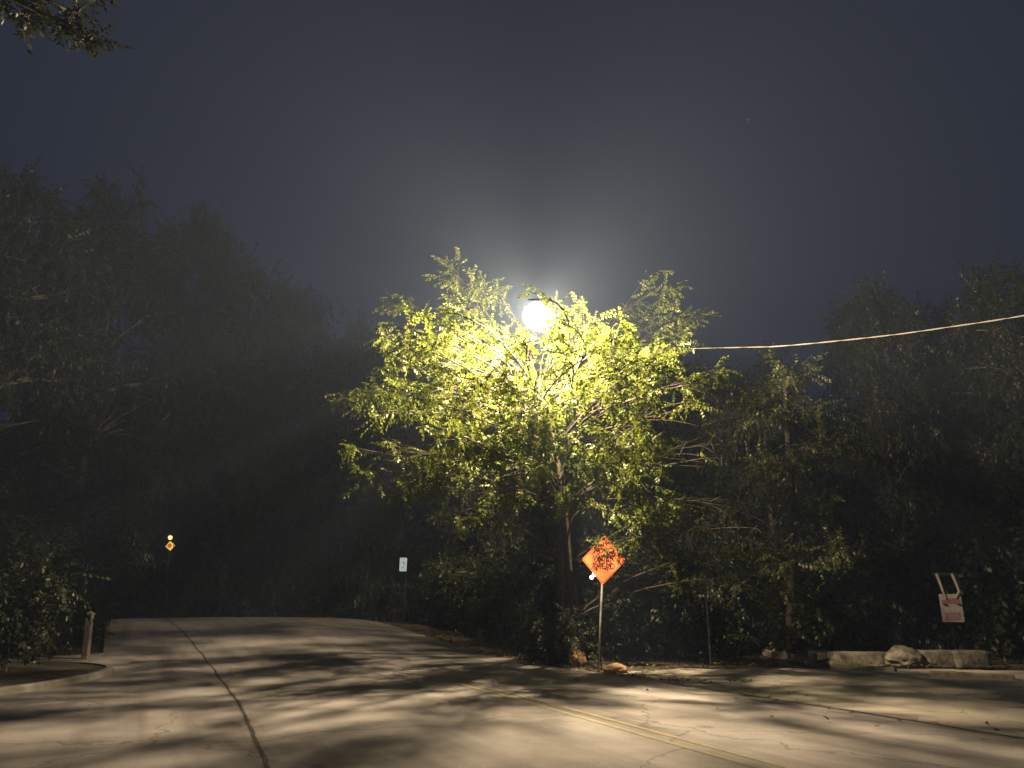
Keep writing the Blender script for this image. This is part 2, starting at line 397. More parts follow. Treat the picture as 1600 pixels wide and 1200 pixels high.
def grow(rng, trunk, trad, clumps, wood, crown, per=1.0, limb_r=.06, step=.28, spread=.14, clear=None):
    """trunk polyline, then a limb to every clump (centre, (rx,ry,rz), branches), boughs inside it and leaf sprays along each bough"""
    wood.tube(trunk, trad, 9)
    for c, r, nb in clumps:
        c = Vector(c); cand = [p for p in trunk if p.z < c.z + .3] or [trunk[0]]
        a = min(cand, key=lambda p: (p - c).length + .5 * max(0, 1.2 - (c.z - p.z)))
        mid = (a + c) / 2 + Vector((0, 0, .10 * (c - a).length)) + rv(rng) * .08 * (c - a).length
        lp = bez(a, mid, c, 9); lp = [p + rv(rng) * .035 * (0 < i < 9) for i, p in enumerate(lp)]
        for _try in range(14):                   # limbs bend round the lamp
            if clear is None or all(clear(p) and clear((p + q) / 2) for p, q in zip(lp, lp[1:])): break
            dv = rv(rng); dv.z = abs(dv.z); mid = (a + c) / 2 + dv * (.14 + .03 * _try) * (c - a).length; lp = bez(a, mid, c, 9)
        r0 = limb_r * (.5 + .12 * (c - a).length)
        wood.tube(lp, [r0 * (1 - .72 * i / 9) for i in range(10)], 6)
        for i in range(5, 10):
            for _ in range(2): crown.add(lp[i] + rv(rng) * .1, (lp[i] - lp[i - 1]).normalized() * .5 + rv(rng) + Vector((0, 0, -.2)), rng.uniform(.7, 1.1))
        for _ in range(nb):
            q = rv(rng); e = c + Vector((q.x * r[0], q.y * r[1], q.z * r[2]))
            s = lp[rng.randint(5, 9)] if (e - c).length > .3 else c
            m = (s + e) / 2 + Vector((0, 0, .10 * (e - s).length)) + rv(rng) * .12 * (e - s).length
            n = 6; bp = bez(s, m, e, n)
            if clear and not all(clear(p) and clear((p + q) / 2) for p, q in zip(bp, bp[1:])): continue
            wood.tube(bp, [r0 * .30 * (1 - .8 * i / n) + .003 for i in range(n + 1)], 4)
            L = (e - s).length; k = max(2, int(L / step * per)); d0 = (bp[-1] - bp[-2]).normalized()
            for j in range(k):
                t = .22 + .78 * (j + rng.random()) / k; f = t * n; i = min(n - 1, int(f)); p = bp[i].lerp(bp[i + 1], min(1, f - i))
                for _2 in range(2):
                    d = d0 * .55 + rv(rng) * .95 + Vector((0, 0, -.22))
                    crown.add(p + rv(rng) * spread, d, rng.uniform(.7, 1.2))
            crown.add(e, d0 + Vector((0, 0, -.25)), 1.15)
def seg_dist(p, a, b):
    ab = b - a; t = max(0, min(1, (p - a).dot(ab) / ab.dot(ab))); return (p - a - ab * t).length

# the tree the lamp stands in
def px_clump(px, py, d, rx, rz, nb, ry=None):
    k = d / 1209 * 1.0
    return (P(px, py, d), (rx * k, (ry or rx) * k, rz * k), nb)
rng = random.Random(21); SIGN = P(947, 874, 21.5)
def clear_lamp(p): return (p - LAMP).length > .5 and seg_dist(p, Vector((0, 0, EYE)), LAMP) > .38
def clear(p): return clear_lamp(p) and (seg_dist(p, LAMP, LAMP.lerp(SIGN, .9)) > .5 or (p - SIGN).length < .6 or (p - LAMP).length < 1.2)
EYEV = Vector((0, 0, EYE))
tb = on(905, 23.8)
trunk = [tb + Vector((0, 0, -.2)), tb + Vector((-.1, 0, 1.2)), tb + Vector((-.3, -.3, 2.6)), P(880, 790, 21.6), P(868, 700, 21.0), P(855, 640, 20.6), P(842, 600, 20.4)]
clumps = []
for a in [  # px, py, depth, rx, rz, boughs
    (705, 420, 22.8, 34, 36, 6), (725, 465, 22.4, 50, 36, 9), (765, 440, 22.6, 30, 26, 4), (612, 470, 24, 16, 26, 4), (745, 495, 20.6, 40, 24, 6),
    (655, 540, 19.5, 48, 28, 11), (610, 530, 19.5, 30, 18, 5), (720, 550, 19.5, 70, 42, 18), (575, 625, 18.5, 46, 24, 9), (640, 610, 18.8, 60, 40, 14),
    (700, 640, 18.0, 66, 46, 16), (780, 600, 18.6, 60, 50, 18), (790, 530, 19.6, 40, 36, 10), (600, 705, 18.3, 46, 26, 9), (565, 740, 18.6, 26, 20, 4),
    (538, 622, 18.6, 16, 8, 2), (556, 700, 18.4, 14, 8, 2), (715, 808, 18.2, 14, 10, 2), (1128, 715, 19, 12, 20, 3), (665, 725, 18.4, 60, 40, 13), (640, 770, 19.0, 46, 22, 7), (770, 700, 17.6, 66, 44, 16), (735, 795, 18.4, 26, 20, 6), (780, 770, 18.3, 40, 22, 8),
    (842, 610, 20.6, 44, 50, 13), (880, 560, 20.4, 40, 40, 12), (850, 700, 17.2, 56, 44, 13), (925, 505, 19.8, 32, 36, 12), (905, 545, 19.6, 44, 34, 12),
    (960, 560, 19.4, 40, 42, 11), (940, 620, 18.2, 56, 46, 15), (1010, 590, 18.8, 56, 40, 13), (1040, 555, 19.0, 40, 18, 7), (1000, 660, 18.0, 66, 46, 16),
    (1070, 640, 18.8, 54, 46, 13), (1110, 690, 19.2, 36, 36, 8), (1060, 715, 18.4, 56, 36, 11), (920, 720, 17.6, 66, 42, 15), (990, 750, 17.8, 66, 40, 14),
    (900, 775, 18.0, 46, 26, 8), (960, 800, 19.2, 50, 26, 8), (1030, 790, 18.8, 46, 30, 8), (930, 832, 20.3, 34, 16, 6), (950, 842, 21.3, 7, 6, 2), (966, 850, 21.35, 5, 5, 1), (1000, 835, 20.4, 34, 24, 5),
    (1038, 448, 22.8, 24, 32, 6), (1020, 490, 22.6, 30, 22, 4), (1088, 490, 22.8, 32, 18, 5), (1060, 522, 22.4, 34, 20, 5), (985, 490, 22.8, 16, 10, 2), (800, 545, 18.9, 34, 26, 8), (885, 525, 19.4, 30, 20, 6), (838, 572, 17.9, 54, 26, 14), (800, 600, 17.0, 44, 34, 11), (885, 610, 16.9, 44, 34, 11), (840, 650, 16.2, 60, 30, 11), (930, 560, 18.4, 36, 30, 8), (765, 560, 18.4, 36, 28, 8), (815, 520, 19.6, 16, 14, 3), (870, 590, 18.4, 40, 26, 8),
    (870, 478, 20.2, 26, 16, 5), (840, 640, 17.0, 40, 30, 7), (800, 655, 17.0, 50, 34, 9),
    (820, 740, 15.8, 60, 22, 7), (1140, 792, 19.8, 46, 20, 9), (1180, 825, 20.0, 26, 16, 5), (1110, 815, 20.2, 22, 22, 5), (1150, 866, 20.4, 18, 14, 3), (1152, 908, 20.5, 12, 10, 3), (720, 690, 16.2, 60, 30, 8), (960, 700, 16.0, 60, 30, 8),
    ]: clumps.append(px_clump(*a, ry=a[3] * 1.15))
rs = random.Random(12)                           # the boughs that hang all round below the lamp and dapple the road
for k in range(76):
    az = -math.pi / 2 + rs.uniform(-1, 1) * 1.75; el = R(rs.uniform(-60, -14)); q = rs.uniform(2.4, 4.5)
    c_ = LAMP + Vector((math.cos(az) * math.cos(el), math.sin(az) * math.cos(el), math.sin(el))) * q
    w_ = rs.uniform(.22, .42); clumps.append((c_, (w_ * 1.5, w_ * 1.5, w_ * .5), 2))
tree = thing('tree', tb, 'broad leafy tree lit bright yellow green by the street lamp inside it', 'tree')
wood = MB(); crown = Crown(3, 11, .108, .026, .42)
clumps = [q for q in clumps if seg_dist(q[0], LAMP, LAMP.lerp(SIGN, .9)) > .95 or q[1][0] < .2]
grow(rng, trunk, [.22, .19, .17, .15, .12, .09, .05], clumps, wood, crown, 1.15, .030, .30, clear=clear)
LIT = [SIGN + Vector((0, 0, -.1)), P(630, 882, 36), P(1487, 950, 23.4), P(1322, 1020, 23), P(1487, 1025, 22), P(1410, 1030, 22), P(900, 1032, 21.8), P(960, 1045, 20.6), P(1140, 800, 20.0), P(1185, 815, 20.2), P(1152, 905, 20.6), P(720, 790, 18.4), P(620, 745, 18.8), P(590, 690, 18.3), P(1110, 690, 19.2)]
GAPS = [(G(x, y), q) for x, y, q in ((250, 985, .4), (480, 1012, .35), (320, 1040, .35), (90, 1150, .45), (850, 1165, .42), (760, 1080, .36), (1490, 1110, .42), (1250, 1062, .4), (600, 1020, .35), (520, 1100, .3), (1020, 1085, .35), (200, 1090, .3))]
def keep(p):
    if (p - LAMP).length < .40: return False
    if seg_dist(p, EYEV, LAMP + Vector((0, 0, .12))) < .36 and p.y < LAMP.y + .4: return False
    if p.y < SIGN.y + .05:
        if seg_dist(p, EYEV, SIGN + Vector((-.05, 0, -.28))) < .36 or seg_dist(p, EYEV, SIGN + Vector((.38, 0, -.02))) < .16 or seg_dist(p, EYEV, SIGN + Vector((-.34, 0, .05))) < .26: return False
    for i, t in enumerate(LIT):
        if i == 0:
            if seg_dist(p, LAMP.lerp(t, .7), LAMP.lerp(t, .93)) < .8 and not ((p - SIGN).length < .6 and p.z > SIGN.z + .22): return False
            t = LAMP.lerp(t, .7)
        if seg_dist(p, LAMP, t) < (.95 if i == 0 else .5 if i < 3 else .7 if abs(t.y - 20.1) < .15 else .36): return False
    for t, q in GAPS:
        if seg_dist(p, LAMP, t) < q: return False
    return True
inv = Matrix.Translation(-tb)
wood.v = [tuple(Vector(v) - tb) for v in wood.v]
wood.build('trunk', M['bark'], tree, smooth=True)
crown.items = [((Vector(q[0]) - tb), q[1], q[2]) for q in crown.items]
crown.build('crown', M['leaf'], tree, lambda p: keep(p + tb))

# smaller tree to its right, its weaker light put into a darker leaf colour
def place_tree(name, base, trunk, trad, cl, label, leafm, barkm, seed, crown_args=(9, .125, .03, .42), per=1, limb=.05, step=.3, group=None):
    r = random.Random(seed); t = thing(name, base, label, 'tree', group); w = MB(); c = Crown(seed, *crown_args)
    grow(r, trunk, trad, cl, w, c, per, limb, step)
    w.v = [tuple(Vector(v) - base) for v in w.v]; w.build('trunk', barkm, t, smooth=True)
    c.items = [((Vector(q[0]) - base), q[1], q[2]) for q in c.items]
    c.build('crown', leafm, t, lambda p: all(seg_dist(p + base, LAMP, q) > .35 for q in LIT) and seg_dist(p + base, EYEV, P(1487, 945, 23)) > .5)
    return t
b2 = on(1235, 24.5)
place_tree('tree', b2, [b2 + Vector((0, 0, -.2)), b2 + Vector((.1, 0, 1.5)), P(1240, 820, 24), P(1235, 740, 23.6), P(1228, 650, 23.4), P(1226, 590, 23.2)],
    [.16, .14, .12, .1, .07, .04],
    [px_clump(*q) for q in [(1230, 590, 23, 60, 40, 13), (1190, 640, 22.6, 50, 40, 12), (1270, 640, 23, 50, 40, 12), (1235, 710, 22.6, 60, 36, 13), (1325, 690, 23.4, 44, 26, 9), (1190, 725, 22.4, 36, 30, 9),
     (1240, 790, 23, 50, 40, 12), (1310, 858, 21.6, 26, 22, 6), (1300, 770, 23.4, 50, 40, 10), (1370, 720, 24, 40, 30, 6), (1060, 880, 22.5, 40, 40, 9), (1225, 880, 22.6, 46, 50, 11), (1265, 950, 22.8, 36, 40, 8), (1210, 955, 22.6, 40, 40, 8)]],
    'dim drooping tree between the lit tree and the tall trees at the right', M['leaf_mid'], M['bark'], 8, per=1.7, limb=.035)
# branch hanging in from above, its trunk out of the frame at the left
b3 = Vector((-8.6, 4.2, h(-8.6, 4.2) - .05))
place_tree('tree', b3, [b3, b3 + Vector((.1, .2, 3)), b3 + Vector((.2, .8, 6)), b3 + Vector((.5, 1.6, 8.2)), P(60, -60, 9)],
    [.22, .2, .16, .11, .05],
    [px_clump(*q) for q in [(60, -10, 9, 60, 26, 9), (120, 20, 9, 34, 26, 7), (146, 60, 9, 16, 18, 5), (50, 30, 9, 34, 20, 6), (150, -40, 9, 50, 26, 6), (0, -50, 8.6, 80, 40, 9)]],
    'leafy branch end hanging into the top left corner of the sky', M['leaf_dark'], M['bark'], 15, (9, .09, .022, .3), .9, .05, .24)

# tall background trees: three kinds grown once, then copied
def big_tree(seed, label, cat_bark, Hh=16., Rr=4.6, nc=120, pale=False, base_z=.4, leafm=None):
    r = random.Random(seed); base = Vector((0, 0, 0))
    t = thing('tree', base, label, 'tree', 'tall dark trees around the road'); w = MB(); c = Crown(seed, 9, .22, .062, .8)
    tr = [Vector((r.uniform(-.03, .03) * k * .8, r.uniform(-.03, .03) * k * .8, Hh * k / 10 - .3)) for k in range(10)]
    cl = []
    for _ in range(nc):
        z = base_z + (Hh - base_z) * r.random() ** .85; q = (z - base_z) / (Hh - base_z)
        rad = Rr * max(.1, 1 - (abs(q - .42) / .60) ** 2.6) ** .5 * (.35 + .7 * r.random() ** .7); a = r.uniform(0, 2 * math.pi)
        s = r.uniform(.75, 1.35)
        cl.append((Vector((rad * math.cos(a), rad * math.sin(a), z * .97)), (s * 1.25, s * 1.25, s * .85), 6))
    grow(r, tr, [.34 - .031 * k for k in range(10)], cl, w, c, 2.0, .06, .5, .5)
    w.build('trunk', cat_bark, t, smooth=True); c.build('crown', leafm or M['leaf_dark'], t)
    return t
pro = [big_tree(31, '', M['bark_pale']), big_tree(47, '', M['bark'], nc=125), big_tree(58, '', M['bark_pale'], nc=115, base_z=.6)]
BT = [  # kind, px, py of the top, distance, crown half width px, label
    (0, 60, 262, 35, 130, 'tallest dark tree with pale forking limbs, at the left edge of the view'),
    (2, 200, 285, 44, 105, 'tall dark tree with a bare pale branch, second from the left edge'),
    (1, 310, 330, 56, 100, 'dark rounded tree on the slope of the left tree line, third from the left edge'),
    (0, 400, 395, 56, 95, 'hazy tree lower on the slope of the left tree line, fourth from the left edge'),
    (1, 478, 450, 52, 80, 'hazy grey tree at the low end of the left tree line'),
    (2, 555, 500, 50, 70, 'faint grey tree behind the left tips of the lit tree'),
    (1, 640, 500, 44, 75, 'dim tree behind the lit tree, straight above the small white sign'),
    (0, 770, 560, 34, 90, 'dark tree close behind the left half of the lit tree'),
    (1, 920, 560, 33, 90, 'dark tree close behind the middle of the lit tree, above the orange sign'),
    (2, 1060, 560, 32, 90, 'dark tree close behind the right half of the lit tree'),
    (0, 1180, 545, 30, 85, 'dark tree whose top just reaches the overhead cable'),
    (1, 1345, 440, 31, 85, 'near black tree behind the overhead cable, first of the tall trees at right'),
    (2, 1450, 470, 33, 80, 'near black tree with a lower top in the middle of the tall trees at right'),
    (0, 1565, 400, 29, 105, 'near black tree at the right edge, above the white notice'),
]
rr = random.Random(4); used = set()
for k, px, py, d, wpx, lab in BT:
    top = P(px, py, d); x = top.x; g = h(x, d); H = top.z - g; sxy = wpx / 1209 * d / 4.4; sc = (sxy, sxy, H / 16.3)
    if k not in used:
        used.add(k); o = pro[k]; o.location = (x, d, g - .05); o.rotation_euler = (0, 0, rr.uniform(0, 6)); o.scale = sc; o['label'] = lab
    else: dup(pro[k], (x, d, g - .05), rr.uniform(0, 6), sc, lab)

# undergrowth
def shrub_proto():
    r = random.Random(77); t = thing('shrub', (0, 0, 0), '', 'shrub', 'dark shrubs along the road edge'); w = MB(); c = Crown(9, 8, .13, .036, .45)
    for i in range(7):
        a = r.uniform(0, 6.28); e = Vector((math.cos(a) * .7, math.sin(a) * .7, r.uniform(1.0, 1.6)))
        tr = [Vector((math.cos(a) * .1, math.sin(a) * .1, -.1)), e * .5 + Vector((0, 0, .15)), e]
        cl = [(e + Vector((r.uniform(-.7, .7), r.uniform(-.7, .7), r.uniform(-.8, .7))), (.75, .75, .6), 6) for _ in range(4)]
        grow(r, tr, [.03, .025, .015], cl, w, c, 1.0, .02, .3, .15)
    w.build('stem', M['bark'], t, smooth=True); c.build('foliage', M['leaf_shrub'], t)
    return t
sp = shrub_proto()
SH = [(-40, 17.5, 1.0, 'dim bush with a few lit leaves on the verge at the left edge'), (55, 21.5, .95, 'dim bush on the verge between the left edge and the pale post'),
      (-10, 27, 1.6, 'tall dark bush behind the pale post at the left'), (60, 33, 1.5, 'dark bush beside the far left end of the lit road'),
      (140, 25.6, .5, 'low dark bush just past the pale marker post at the left roadside'), (500, 50, 1.9, 'dark bush over the far crest of the road, left of the small white sign'), (600, 46, 1.9, 'dark bush behind the small white sign'),
      (735, 37, 1.4, 'dark bush just right of the small white sign'), (800, 32, 1.4, 'dark bush midway between the small white sign and the orange sign'),
      (835, 28.5, 1.4, 'dark bush left of the orange sign and brown boulders'), (900, 25.6, 1.1, 'dark bush directly behind the orange sign'),
      (852, 22.0, .62, 'low dark bush hiding the foot of the lamp pole, behind the rounded brown boulder'), (1000, 26.5, 1.2, 'dark bush just right of the orange sign post'), (1075, 27, 1.3, 'dark bush behind the small grey meter post'),
      (1150, 28, 1.3, 'dark bush left of the pale flat stones'), (1240, 30, 1.6, 'dark bush behind the pale flat stones'),
      (1330, 29, 1.6, 'dark bush behind the long stone block'), (1420, 28, 1.7, 'dark bush left of the white notice'),
      (1520, 27.5, 1.8, 'dark bush behind the white notice'), (1600, 27, 1.9, 'dark bush at the right edge of the view')]
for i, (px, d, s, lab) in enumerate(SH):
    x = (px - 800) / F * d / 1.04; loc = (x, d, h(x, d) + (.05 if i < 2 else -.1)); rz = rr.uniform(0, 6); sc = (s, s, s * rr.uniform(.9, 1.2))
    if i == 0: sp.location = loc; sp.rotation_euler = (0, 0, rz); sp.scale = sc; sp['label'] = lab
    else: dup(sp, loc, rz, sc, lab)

# leaf litter and grit where the road meets the bushes
r = np.random.default_rng(3); V = []; T = []
for _ in range(3600):
    y = r.uniform(17, 34) if r.random() < .97 else r.uniform(9, 17); x = cx(y) + 4.6 + (abs(r.normal(0, 1.0)) - .35 + (r.uniform(0, 5) if 19 < y < 24 and r.random() < .5 else 0) if y > 17 else r.normal(.2, 1.6))
    if _ > 2900: x, y = r.uniform(5.5, 14), r.normal(22.6, .9)
    z = max(crown_z(x, y) if x < cx(y) + 4.6 else h(x, y) - .05 + bumpy(x, y), h(x, y) - .06) + .012 + r.uniform(0, .03)
    a = r.uniform(0, 6.28); l = r.uniform(.025, .07); w = l * .45; tl = r.normal(0, .35, 4) * l
    d = np.array((math.cos(a), math.sin(a))); s = np.array((-d[1], d[0])); o = len(V)
    for q, tz in ((-d * l, tl[0]), (s * w, tl[1]), (d * l, tl[2]), (-s * w, tl[3])): V.append((x + q[0], y + q[1], z + abs(tz)))
    T += [(o, o + 1, o + 2), (o, o + 2, o + 3)]
tag(npmesh('leaf_litter', np.array(V), np.array(T), M['litter']), kind='stuff', label='dry leaf litter along the far edge of the road', cat='leaf litter')

# ------------------------------------------------------------------ street lamp on its pole
pb = on(876, 22.7); TOPZ = LAMP.z + .8
lamp = thing('street_lamp', pb, 'glowing street lamp globe on a bracket arm in the top of the leafy tree', 'street lamp')
b = MB(); b.tube([(0, 0, -.3), (0, 0, 3), (0, 0, 6), (0, 0, TOPZ - pb.z)], [.15, .135, .12, .10], 14); b.build('pole', M['pole_wood'], lamp, True)
L = LAMP - pb
b = MB(); b.tube(bez(Vector((0, -.08, L.z + .25)), Vector((L.x * .5, L.y * .5, L.z + .95)), Vector((L.x, L.y + .1, L.z + .41)), 12), .025, 8); b.build('arm', M['steel'], lamp, True)
b = MB(); b.lathe([(.0, .44), (.04, .43), (.06, .38), (.08, .33), (.13, .305), (.13, .292), (.0, .291)], 20, c=L); hd = b.build('lamp_head', M['white'], lamp, True)
b = MB(); b.lathe([(.0, -.27), (.12, -.24), (.20, -.15), (.24, 0), (.20, .14), (.10, .22), (.0, .23)], 20, c=L); b.build('bulb', M['core'], hd, True)
b = MB(); b.lathe([(.0, -.36), (.13, -.34), (.25, -.26), (.33, -.11), (.345, .03), (.30, .18), (.20, .26), (.12, .29)], 24, c=L); b.build('globe', M['globe'], hd, True)
ld = bpy.data.lights.new('street_light', 'POINT'); ld.energy = LAMP_POWER; ld.color = LAMP_COL; ld.shadow_soft_size = .14
ld.use_nodes = True; nt = ld.node_tree; em = nt.nodes['Emission']
fo = nt.nodes.new('ShaderNodeLightFalloff'); fo.inputs['Strength'].default_value = 1; fo.inputs['Smooth'].default_value = LAMP_SMOOTH
nt.links.new(fo.outputs['Quadratic'], em.inputs['Strength'])
lo = bpy.data.objects.new('street_light', ld); C.objects.link(lo); lo.parent = lamp; lo.location = L + Vector((0, 0, .0))

# overhead cable from that pole to the right, two strands twisted together
ends = [P(876, 549, 22.6), P(1150, 543, 22.6), P(1230, 540, 22.2), P(1380, 525, 21.2), P(1490, 510, 20.3), P(1600, 493, 19.3), P(1760, 462, 17.8), P(2050, 390, 15.5)]
pts = []
for i in range(len(ends) - 1):
    p0, p1, p2, p3 = [ends[max(0, min(len(ends) - 1, i + k))] for k in (-1, 0, 1, 2)]
    for k in range(40):
        t = k / 40; pts.append(.5 * ((2 * p1) + (p2 - p0) * t + (2*p0 - 5*p1 + 4*p2 - p3) * t*t + (3*p1 - p0 - 3*p2 + p3) * t**3))
b = MB()
for ph in (0, math.pi):
    ln = 0; q = []
    for i, p in enumerate(pts):
        if i: ln += (p - pts[i - 1]).length
        a = ph + ln * 4.5; q.append(p + Vector((0, math.cos(a), math.sin(a))) * .010)
    b.tube(q, .0085, 6)
tag(b.build('overhead_cable', M['cable'], smooth=True), 'twisted overhead cable sloping up to the right edge of the sky', 'cable')

# ------------------------------------------------------------------ signs
def diamond(s, rad, n=5):                        # rounded diamond outline in x, z
    c = s / 2 - rad; out = []
    for k, (sx, sz) in enumerate(((1, 1), (-1, 1), (-1, -1), (1, -1))):
        for j in range(n + 1):
            a = math.pi / 2 * (k + j / n); x = sx * c + rad * math.cos(a); z = sz * c + rad * math.sin(a)
            out.append(((x - z) * .7071, (x + z) * .7071))
    return out
def rrect(w, hh, rad, n=4):
    out = []
    for k, (sx, sz) in enumerate(((1, 1), (-1, 1), (-1, -1), (1, -1))):
        for j in range(n + 1):
            a = math.pi / 2 * (k + j / n); out.append((sx * (w / 2 - rad) + rad * math.cos(a), sz * (hh / 2 - rad) + rad * math.sin(a)))
    return out
def ringpoly(b, outer, inner, y0, y1, mi=0):
    n = len(outer); vs = [(x, y, z) for o in (outer, inner) for y in (y0, y1) for x, z in o]
    A, B, D, E = 0, n, 2 * n, 3 * n
    for k in range(n):
        j = (k + 1) % n
    fs = []
    for k in range(n):
        j = (k + 1) % n
        fs += [(A + k, A + j, D + j, D + k), (A + j, A + k, B + k, B + j), (D + k, D + j, E + j, E + k), (B + k, E + k, E + j, B + j)]
    b.add(vs, fs, mi)
sb = G(935, 1041)
rw = thing('road_work_sign', sb, 'orange diamond road work sign on a thin leaning pole, top hidden by leaves', 'sign', ry=R(4.6), rz=0)
hz = (SIGN - sb).length * .995
b = MB(); b.tube([(0, 0, -.3), (0, 0, hz - .2), (0, .0, hz + .45)], .032, 10); b.build('post', M['steel'], rw, True)
b = MB(); b.poly(diamond(.94, .05), -.004, .004)
pan = b.build('sign_panel', M['orange'], rw); pan.location = (0, -.045, hz); pan.rotation_euler = (0, R(-1), R(-33))
b = MB(); ringpoly(b, diamond(.90, .045), diamond(.865, .04), -.0075, -.0045); b.build('border', M['black'], pan)
for i, (s, z) in enumerate((('ROAD', .24), ('WORK', .03), ('AHEAD', -.18))):
    text(s, .215, 'lettering', M['black'], pan, (0, -.0065, z), (R(90), 0, 0))
for z in (.4, -.4):
    b = MB(); b.tube([(0, -.012, z), (0, .03, z)], .012, 8); b.build('bolt', M['steel'], pan)

nb_ = on(630, 36)
np_ = thing('parking_sign', nb_, 'small pale blue and white rectangular sign standing far back in the dark', 'sign')
c = P(630, 882, 36) - nb_
b = MB(); b.tube([(0, .03, -.2), (0, .03, c.z + .24)], .022, 8); b.build('post', M['darksteel'], np_, True)
b = MB(); b.poly(rrect(.33, .60, .035), -.003, .003); pan = b.build('sign_panel', M['bluewhite'], np_); pan.location = (c.x, -.004, c.z); pan.rotation_euler = (0, R(1), 0)
b = MB()
for z, x, w in ((.11, .03, .09), (.06, .02, .10), (-.0, .04, .05)): b.box((x, -.0055, z), (w, .003, .028))
b.poly([(-.07, -.15), (.0, -.10), (.0, -.12), (.05, -.06), (.03, -.14), (.01, -.13), (-.04, -.17)], -.007, -.004); b.build('markings', M['blueink'], pan)

cc = P(1487, 950, 23.4); qb = Vector((cc.x, cc.y, h(cc.x, cc.y)))
nt_ = thing('notice_sign', qb, 'weathered white notice with faded red print and two pale straps above it', 'sign')
c = cc - qb
b = MB(); b.box((0, .09, c.z / 2 + .1), (.026, .026, c.z + .55), bev=.004); b.build('post', M['darksteel'], nt_)
b = MB(); b.box((0, .05, c.z + .70), (.55, .03, .05), bev=.005); b.build('crossbar', M['darksteel'], nt_)
b = MB(); b.poly(rrect(.46, .57, .02), -.004, .004); pan = b.build('sign_panel', M['notice'], nt_); pan.location = (0, 0, c.z)
b = MB(); b.box((0, -.0055, .12), (.40, .003, .075)); b.box((.0, -.0055, .175), (.22, .003, .03))
for k in range(5): b.box((.01 * ((k * 7) % 3), -.0055, -.10 - .033 * k), (.34 - .03 * (k % 2), .003, .018))
b.build('red_print', M['redink'], pan)
for x in (-.15, .15):
    b = MB(); b.lathe([(0, 0), (.03, .002), (.045, .0), (.03, -.02), (0, -.025)], 10, c=(x, -.009, .085)); b.build('dark_mark', M['darkred'], pan)
for k, (x0, x1, x2) in enumerate(((-.19, -.20, -.11), (.14, .14, .10))):
    b = MB(); n = 8; zs = [c.z + .70, c.z + .50, c.z + .34, c.z + .20]; xs = [x0 - .04, x1 + .02, x1 + .05, x2]
    for a in range(3):
        p, q = Vector((xs[a], -.02, zs[a])), Vector((xs[a + 1], -.02, zs[a + 1])); d = q - p
        b.box((p + q) / 2 + Vector((0, -.003 * a, 0)), (.055 - .008 * a, .004, d.length + .01), Matrix.Rotation(math.atan2(d.x, d.z), 3, 'Y'))
    b.build('strap', M['notice'] if k == 1 else M['kerb'], nt_)

nt_.scale = (1.376,) * 3; nt_.location.z = cc.z - 1.376 * c.z
# far warning sign on the left with a lamp over it
D = 47; c = P(266, 853, D); fb = Vector((c.x, D, h(c.x, D)))
ws = thing('warning_sign', fb, 'tiny yellow diamond sign with a red symbol, far left under a small warm lamp', 'sign')
c = c - fb
b = MB(); b.tube([(0, .05, -.3), (0, .05, c.z)], .03, 8); b.build('post', M['darksteel'], ws, True)
b = MB(); b.poly(diamond(.42, .03), -.004, .004); pan = b.build('sign_panel', M['warnyellow'], ws); pan.location = (0, 0, c.z); pan.rotation_euler = (0, R(-8), 0)
b = MB(); b.poly([(.13 * math.cos(R(22.5 + 45 * k)) - .03, .13 * math.sin(R(22.5 + 45 * k)) + .02) for k in range(8)], -.008, -.0045); b.build('symbol', M['signred'], pan)
lp = P(266, 840, D - .8); lb = Vector((lp.x + .05, lp.y + .5, h(lp.x, lp.y + .5)))
fl = thing('post_lamp', lb, 'small warm lamp glowing in the dark above the far yellow sign', 'lamp'); c = lp - lb
b = MB(); b.tube([(0, 0, -.2), (0, 0, c.z + .3), (c.x * .5, c.y * .5, c.z + .42), (c.x, c.y, c.z + .25)], .025, 8); b.build('post', M['darksteel'], fl, True)
b = MB(); b.lathe([(0, .30), (.05, .29), (.16, .12), (.15, .10), (0, .11)], 14, c=c); b.build('lamp_shade', M['darksteel'], fl, True)
b = MB(); b.lathe([(0, -.13), (.09, -.09), (.125, 0), (.09, .09), (.0, .11)], 14, c=c); b.build('bulb', M['bulb'], fl, True)
l2 = bpy.data.lights.new('post_light', 'POINT'); l2.energy = 60; l2.color = (1, .8, .45); l2.shadow_soft_size = .1
o = bpy.data.objects.new('post_light', l2); C.objects.link(o); o.parent = fl; o.location = c + Vector((0, -.25, -.1))

# white twin lamp glimpsed behind the orange sign
gp = P(926, 895, 22.0); gb = Vector((gp.x, gp.y, h(gp.x, gp.y)))
gl = thing('garden_lamp', gb, 'small white glowing lamp peeping out at the left edge of the orange sign', 'lamp'); c = gp - gb
b = MB(); b.tube([(.17, .10, -.2), (.17, .10, c.z - .12), (.12, .08, c.z + .02), (.0, .05, c.z)], .016, 8); b.build('post', M['darksteel'], gl, True)
for dx, dz, s in ((.0, .15, .06), (.06, -.03, .075), (-.03, -.12, .06)):
    b = MB(); b.lathe([(0, -s), (s * .7, -s * .7), (s, 0), (s * .7, s * .7), (0, s)], 12, c=c + Vector((dx, 0, dz))); b.build('bulb', M['bulb_white'], gl, True)

# grey meter post in the bushes
mb_ = on(1103, 23.4); mp_ = P(1102, 909, 23.4) - mb_
mt = thing('meter_post', mb_, 'small grey box on a thin post in front of the dark bushes', 'post')
b = MB(); b.tube([(mp_.x, 0, -.2), (mp_.x, 0, mp_.z)], .03, 8); b.build('post', M['steel'], mt, True)
b = MB(); b.box((mp_.x, -.03, mp_.z), (.25, .14, .12), bev=.015); b.build('box', M['steel'], mt)

